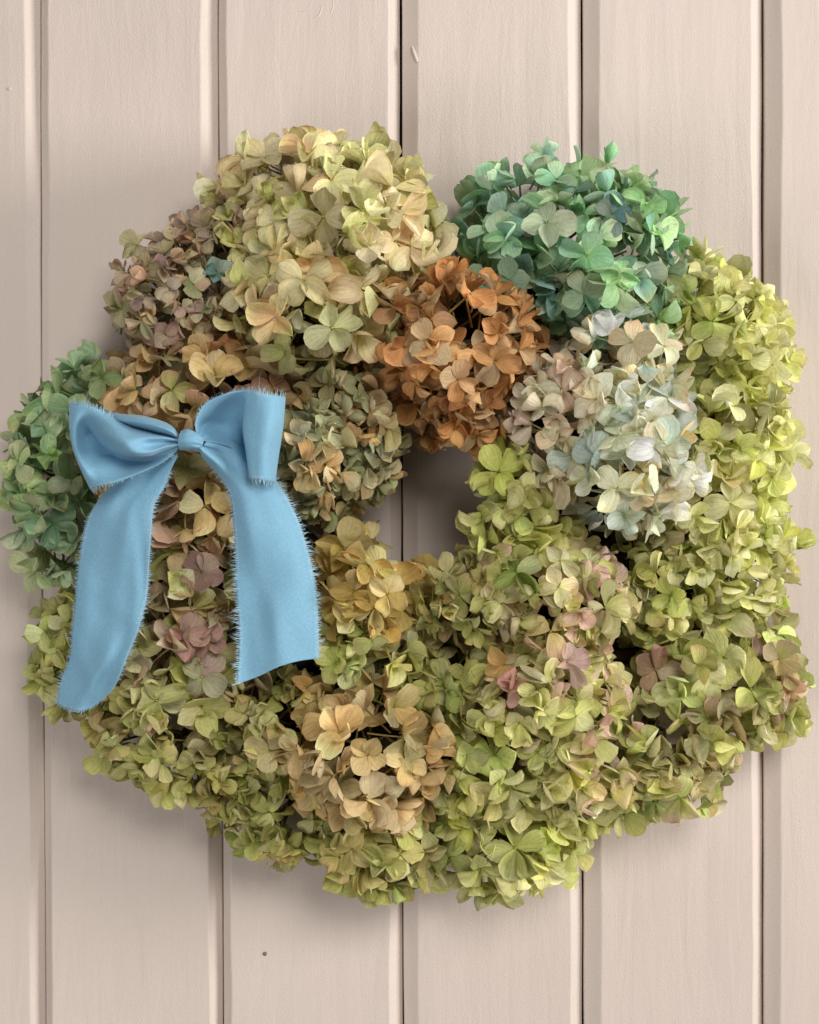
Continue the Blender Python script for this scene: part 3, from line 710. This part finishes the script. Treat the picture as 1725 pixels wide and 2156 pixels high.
def fray(parent, edges, length=(0.0020, 0.0038), dens=7500):
    """edges: list of (edge polyline, inner polyline)"""
    V, F = [], []; n = 0
    tuft = np.column_stack([rng.normal(0, 0.28, 997), rng.normal(0, 0.14, 997), rng.uniform(0.55, 1.35, 997)])
    for edge, inner in edges:
        seg = np.linalg.norm(np.diff(edge, axis=0), axis=1); cum = np.concatenate([[0], np.cumsum(seg)]); tot = cum[-1]
        cnt = int(tot * dens)
        clump = wob(np.linspace(0, tot, 400), int(tot * 1e6) % 9999, 0.5, 500)
        for s in rng.uniform(0, tot, cnt):
            i = min(np.searchsorted(cum, s) - 1, len(seg) - 1); i = max(i, 0); f = (s - cum[i]) / (seg[i] + 1e-9)
            p = edge[i] * (1 - f) + edge[i + 1] * f; q = inner[i] * (1 - f) + inner[i + 1] * f
            o = p - q; o /= np.linalg.norm(o) + 1e-9
            tdir = edge[i + 1] - edge[i]; tdir /= np.linalg.norm(tdir) + 1e-9
            ck = clump[int(s / tot * 399)]
            tw = 0.0011; ti = int(s / tw); tr_ = tuft[ti % 997]; pull = ((ti + 0.5) * tw - s) / tw
            d0 = o + tdir * (rng.normal(0, 0.12) + 0.9 * pull + tr_[0]) + np.array([0, -1, 0]) * (rng.normal(0.03, 0.08) + tr_[1])
            d0 /= np.linalg.norm(d0)
            d1 = d0 + tdir * rng.normal(0, 0.6) + rng.normal(0, 0.25, 3); d1 /= np.linalg.norm(d1)
            ln = rng.uniform(*length) * (0.5 + 0.8 * rng.random() ** 2 + (1.0 if rng.random() < 0.03 else 0)) * max(0.25, 1 + 0.5 * ck) * tr_[2]
            wd = rng.uniform(0.00005, 0.00010)
            st = p - o * rng.uniform(0.0006, 0.0022) + np.array([0, -0.00022, 0])
            m1 = p + d0 * ln * 0.5; e1 = m1 + d1 * ln * 0.5
            V += [st - tdir * wd, st + tdir * wd, m1 + tdir * wd * 0.8, m1 - tdir * wd * 0.8, e1]
            F += [(n, n + 1, n + 2, n + 3), (n + 3, n + 2, n + 4)]; n += 5
    me = new_mesh("frayed_threads", np.array(V) - B0, F, M_FRAY)
    o = link("frayed_threads", me, parent); o["kind"] = "stuff"
    return o

# left loop, front sheet: knot -> outer fold, then back behind to the knot
ctl = [
 [(1500, 690, 15), (1500, 715, 17), (1500, 740, 14), (1500, 765, 17), (1498, 790, 14), (1495, 810, 15), (1490, 835, 12)],
 [(1340, 650, 15), (1340, 690, 20), (1340, 735, 15), (1335, 790, 19), (1330, 850, 12), (1340, 900, 10), (1380, 930, 12)],
 [(1160, 610, 13), (1150, 680, 22), (1140, 760, 18), (1130, 870, 22), (1120, 915, 6), (1150, 960, 2), (1220, 1030, 13)],
 [(900, 545, 13), (880, 640, 22), (860, 750, 27), (850, 870, 22), (850, 905, 4), (890, 990, 1), (950, 1150, 16)],
 [(640, 400, 13), (625, 500, 18), (600, 640, 18), (585, 750, 6), (585, 860, -3), (620, 1020, 7), (700, 1240, 18)],
 [(380, 265, 13), (375, 400, 12), (380, 560, 1), (390, 720, -5), (415, 880, 0), (450, 1060, 11), (540, 1275, 17)],
 [(200, 250, 11), (195, 430, 12), (200, 590, 10), (225, 770, 9), (275, 950, 12), (345, 1130, 14), (440, 1310, 12)],
 [(122, 245, 5), (120, 440, 6), (132, 610, 6), (168, 800, 6), (232, 985, 7), (305, 1160, 7), (388, 1330, 6)],
 [(180, 255, -2), (180, 430, -3), (190, 600, -3), (220, 790, -3), (280, 970, -3), (350, 1130, -3), (430, 1290, -2)],
]
ctlA = grid_pts(ctl, convA)
A = surf(ctlA, 120, 44)
nu, nv = A.shape[:2]
uu_, vv_ = np.meshgrid(np.linspace(0, 1, nu), np.linspace(0, 1, nv), indexing='ij')
A[:, :, 1] += 0.0009 * np.sin(vv_ * 31 + 3 * uu_) * np.exp(-((uu_ - 0.12) / 0.12) ** 2)
A[:, :, 1] += 0.0004 * np.sin(vv_ * 9 + uu_ * 7)
def creases(A, seed, n, amp):
    r_ = np.random.default_rng(seed); a_, b_ = A.shape[:2]
    uu, vv = np.meshgrid(np.linspace(0, 1, a_), np.linspace(0, 1, b_), indexing='ij')
    for _ in range(n):
        cu, cv = r_.uniform(0.05, 0.95, 2); an = r_.normal(0, 0.5); wd = r_.uniform(0.03, 0.08); ln = r_.uniform(0.15, 0.4)
        x = (uu - cu) * math.cos(an) + (vv - cv) * 0.4 * math.sin(an); y = -(uu - cu) * math.sin(an) + (vv - cv) * 0.4 * math.cos(an)
        A[:, :, 1] += r_.choice([-1, 1]) * amp * r_.uniform(0.5, 1) * np.exp(-(x / ln) ** 2 - (y / wd) ** 2)
creases(A, 1, 6, 0.0007)
loop_l = sheet("loop", A, "bow loop with a deep soft fold, pointing away from the wreath hole")
fray(loop_l, [(A[:105, 0], A[:105, 3]), (A[:108, -1], A[:108, -4])])
# left loop, the rolled upper layer behind
ctl = [
 [(125, 250, -1), (150, 500, -2), (200, 760, -2), (280, 1000, -2)],
 [(400, 300, 2), (420, 480, 0), (430, 700, -1), (450, 950, -2)],
 [(700, 372, 9), (700, 450, 13), (690, 600, 3), (680, 900, -1)],
 [(1020, 400, 13), (1000, 480, 20), (980, 585, 9), (950, 850, 0)],
 [(1280, 466, 14), (1260, 545, 23), (1240, 635, 11), (1220, 830, 3)],
 [(1430, 545, 14), (1420, 605, 22), (1420, 675, 13), (1410, 790, 8)],
 [(1505, 660, 12), (1505, 690, 14), (1505, 720, 12), (1505, 770, 10)],
]
A2 = surf(grid_pts(ctl, convA), 70, 26)
roll = sheet("loop_back", A2)
fray(roll, [(A2[2:26, 0], A2[2:26, 3])])

# right loop
ctl = [
 [(340, 640, 15), (350, 675, 14), (370, 705, 14), (395, 735, 14), (420, 765, 14)],
 [(345, 480, 16), (395, 545, 8), (460, 610, 6), (545, 700, 8), (610, 790, 12)],
 [(470, 265, 17), (540, 400, 7), (630, 530, -2), (725, 680, -1), (800, 850, 9)],
 [(760, 125, 17), (800, 300, 3), (860, 520, -5), (915, 750, -5), (980, 980, -3)],
 [(940, 88, 16), (990, 310, 5), (1060, 560, -5), (1095, 800, -6), (1140, 1120, -5)],
 [(1060, 80, 17), (1000, 370, 13), (978, 620, 14), (1012, 880, 15), (1060, 1262, 15)],
 [(1200, 108, 19), (1160, 385, 19), (1150, 640, 21), (1150, 900, 21), (1160, 1280, 19)],
 [(1400, 150, 17), (1370, 400, 19), (1350, 660, 21), (1310, 940, 20), (1300, 1308, 17)],
 [(1548, 182, 7), (1530, 420, 7), (1500, 690, 7), (1450, 1000, 7), (1410, 1330, 7)],
 [(1440, 210, -2), (1420, 430, -3), (1390, 690, -3), (1340, 1000, -2), (1300, 1290, -1)],
]
A3 = surf(grid_pts(ctl, convB), 130, 40)
nu, nv = A3.shape[:2]
uu_, vv_ = np.meshgrid(np.linspace(0, 1, nu), np.linspace(0, 1, nv), indexing='ij')
A3[:, :, 1] += 0.0006 * np.sin(vv_ * 24 + 2 * uu_) * np.exp(-((uu_ - 0.06) / 0.10) ** 2) + 0.0003 * np.sin(vv_ * 8 + uu_ * 11)
creases(A3, 2, 6, 0.0006)
loop_r = sheet("loop", A3, "upright bow loop with a flat lighter front fold")
fray(loop_r, [(A3[6:118, 0], A3[6:118, 3]), (A3[74:118, -1], A3[74:118, -4])])

# knot
ctl = [
 [(150, 630, 5), (140, 640, 15), (112, 720, 18), (103, 790, 18), (112, 868, 15), (120, 888, 5)],
 [(240, 612, 6), (232, 624, 16), (210, 715, 19.5), (200, 795, 19.5), (205, 868, 16), (210, 890, 6)],
 [(330, 640, 6), (330, 656, 15), (325, 735, 19), (310, 805, 19), (298, 868, 16), (300, 892, 6)],
 [(405, 690, 6), (420, 712, 13), (440, 775, 16), (425, 840, 16), (395, 892, 14), (385, 915, 5)],
]
A4 = surf(grid_pts(ctl, convB), 44, 40)
nu, nv = A4.shape[:2]
uu_, vv_ = np.meshgrid(np.linspace(0, 1, nu), np.linspace(0, 1, nv), indexing='ij')
A4[:, :, 1] += 0.0007 * np.sin(vv_ * 30 + uu_ * 3) * np.clip((uu_ - 0.5) * 2, 0, 1) * np.sin(math.pi * vv_) + 0.0003 * np.sin(vv_ * 9)
knot = sheet("knot", A4, thick=0.0006)

# right tail
ctl = [
 [(900, 420, 17), (915, 415, 20), (925, 408, 15), (940, 385, 15), (955, 365, 6)],
 [(930, 480, 12), (960, 460, 17), (995, 440, 10), (1030, 405, 12), (1075, 375, 2)],
 [(1000, 555, 8), (1040, 535, 12), (1085, 505, 9), (1130, 470, 7), (1190, 440, -2)],
 [(1078, 675, 5), (1135, 650, 9), (1200, 620, 8), (1270, 605, 6), (1345, 600, 2)],
 [(1103, 850, 4), (1190, 840, 9), (1285, 830, 8), (1380, 820, 6), (1470, 825, 1)],
 [(1114, 1050, 2), (1220, 1050, 5), (1330, 1045, 7), (1440, 1045, 6), (1540, 1045, 0)],
 [(1122, 1280, 2), (1235, 1280, 3), (1350, 1275, 5), (1465, 1270, 4), (1582, 1265, -1)],
 [(1135, 1500, 4), (1250, 1495, 3), (1365, 1485, 6), (1480, 1475, 4), (1592, 1460, 0)],
 [(1122, 1785, 7), (1240, 1740, 5), (1370, 1680, 8), (1480, 1650, 6), (1594, 1635, 2)],
]
A5 = surf(grid_pts(ctl, convT), 130, 40)
nu, nv = A5.shape[:2]
uu_, vv_ = np.meshgrid(np.linspace(0, 1, nu), np.linspace(0, 1, nv), indexing='ij')
A5[:, :, 1] += (0.0005 * np.sin(vv_ * 8 + uu_ * 6 + 2 * np.sin(uu_ * 9)) * (0.4 + uu_) + 0.0008 * np.sin(vv_ * 27 + 1.0) * np.exp(-(uu_ / 0.14) ** 2)
                + 0.0005 * np.sin(vv_ * 3 - uu_ * 13))
creases(A5, 3, 14, 0.0011)
tail_r = sheet("tail", A5, "brighter ribbon tail ending in a slanting cut beside the yellow tan flowers")
fray(tail_r, [(A5[22:, 0], A5[22:, 3]), (A5[36:, -1], A5[36:, -4])], (0.0020, 0.0040), 7500)

# left tail
ctl = [
 [(760, 425, 6), (765, 435, 8), (770, 445, 8), (778, 455, 8), (785, 465, 8)],
 [(560, 500, 0), (610, 510, 2), (660, 520, 3), (705, 530, 4), (745, 540, 6)],
 [(400, 630, -3), (470, 625, 0), (550, 630, 2), (630, 645, 3), (705, 640, 5)],
 [(288, 770, -4), (375, 760, 1), (465, 755, 3), (555, 750, 4), (645, 745, 6)],
 [(240, 900, -3), (335, 900, 0), (430, 900, 3), (530, 900, 5), (628, 900, 6)],
 [(212, 1080, -4), (310, 1080, 0), (410, 1080, 3), (515, 1080, 5), (616, 1080, 6)],
 [(195, 1280, -5), (295, 1280, -1), (395, 1280, 2), (500, 1280, 4), (600, 1280, 5)],
 [(175, 1470, -7), (270, 1470, -3), (365, 1470, 0), (460, 1470, 2), (550, 1470, 4)],
 [(158, 1630, -9), (240, 1640, -5), (325, 1645, -2), (405, 1640, 0), (485, 1635, 3)],
 [(108, 1765, -12), (195, 1780, -8), (280, 1785, -5), (365, 1765, -2), (445, 1740, 2)],
 [(88, 1895, -15), (155, 1925, -11), (225, 1938, -8), (315, 1895, -5), (405, 1815, 0)],
]
A6 = surf(grid_pts(ctl, convT), 140, 40)
nu, nv = A6.shape[:2]
uu_, vv_ = np.meshgrid(np.linspace(0, 1, nu), np.linspace(0, 1, nv), indexing='ij')
A6[:, :, 1] += 0.0004 * np.sin(vv_ * 13 + uu_ * 5) + 0.0006 * np.sin(vv_ * 5 - uu_ * 14)
creases(A6, 4, 14, 0.0010)
tail_l = sheet("tail", A6, "duller ribbon tail with a frayed pointed end, beside the outer edge")
fray(tail_l, [(A6[44:, 0], A6[44:, 3]), (A6[14:, -1], A6[14:, -4]), (A6[-1], A6[-4])], (0.0014, 0.0030), 7500)
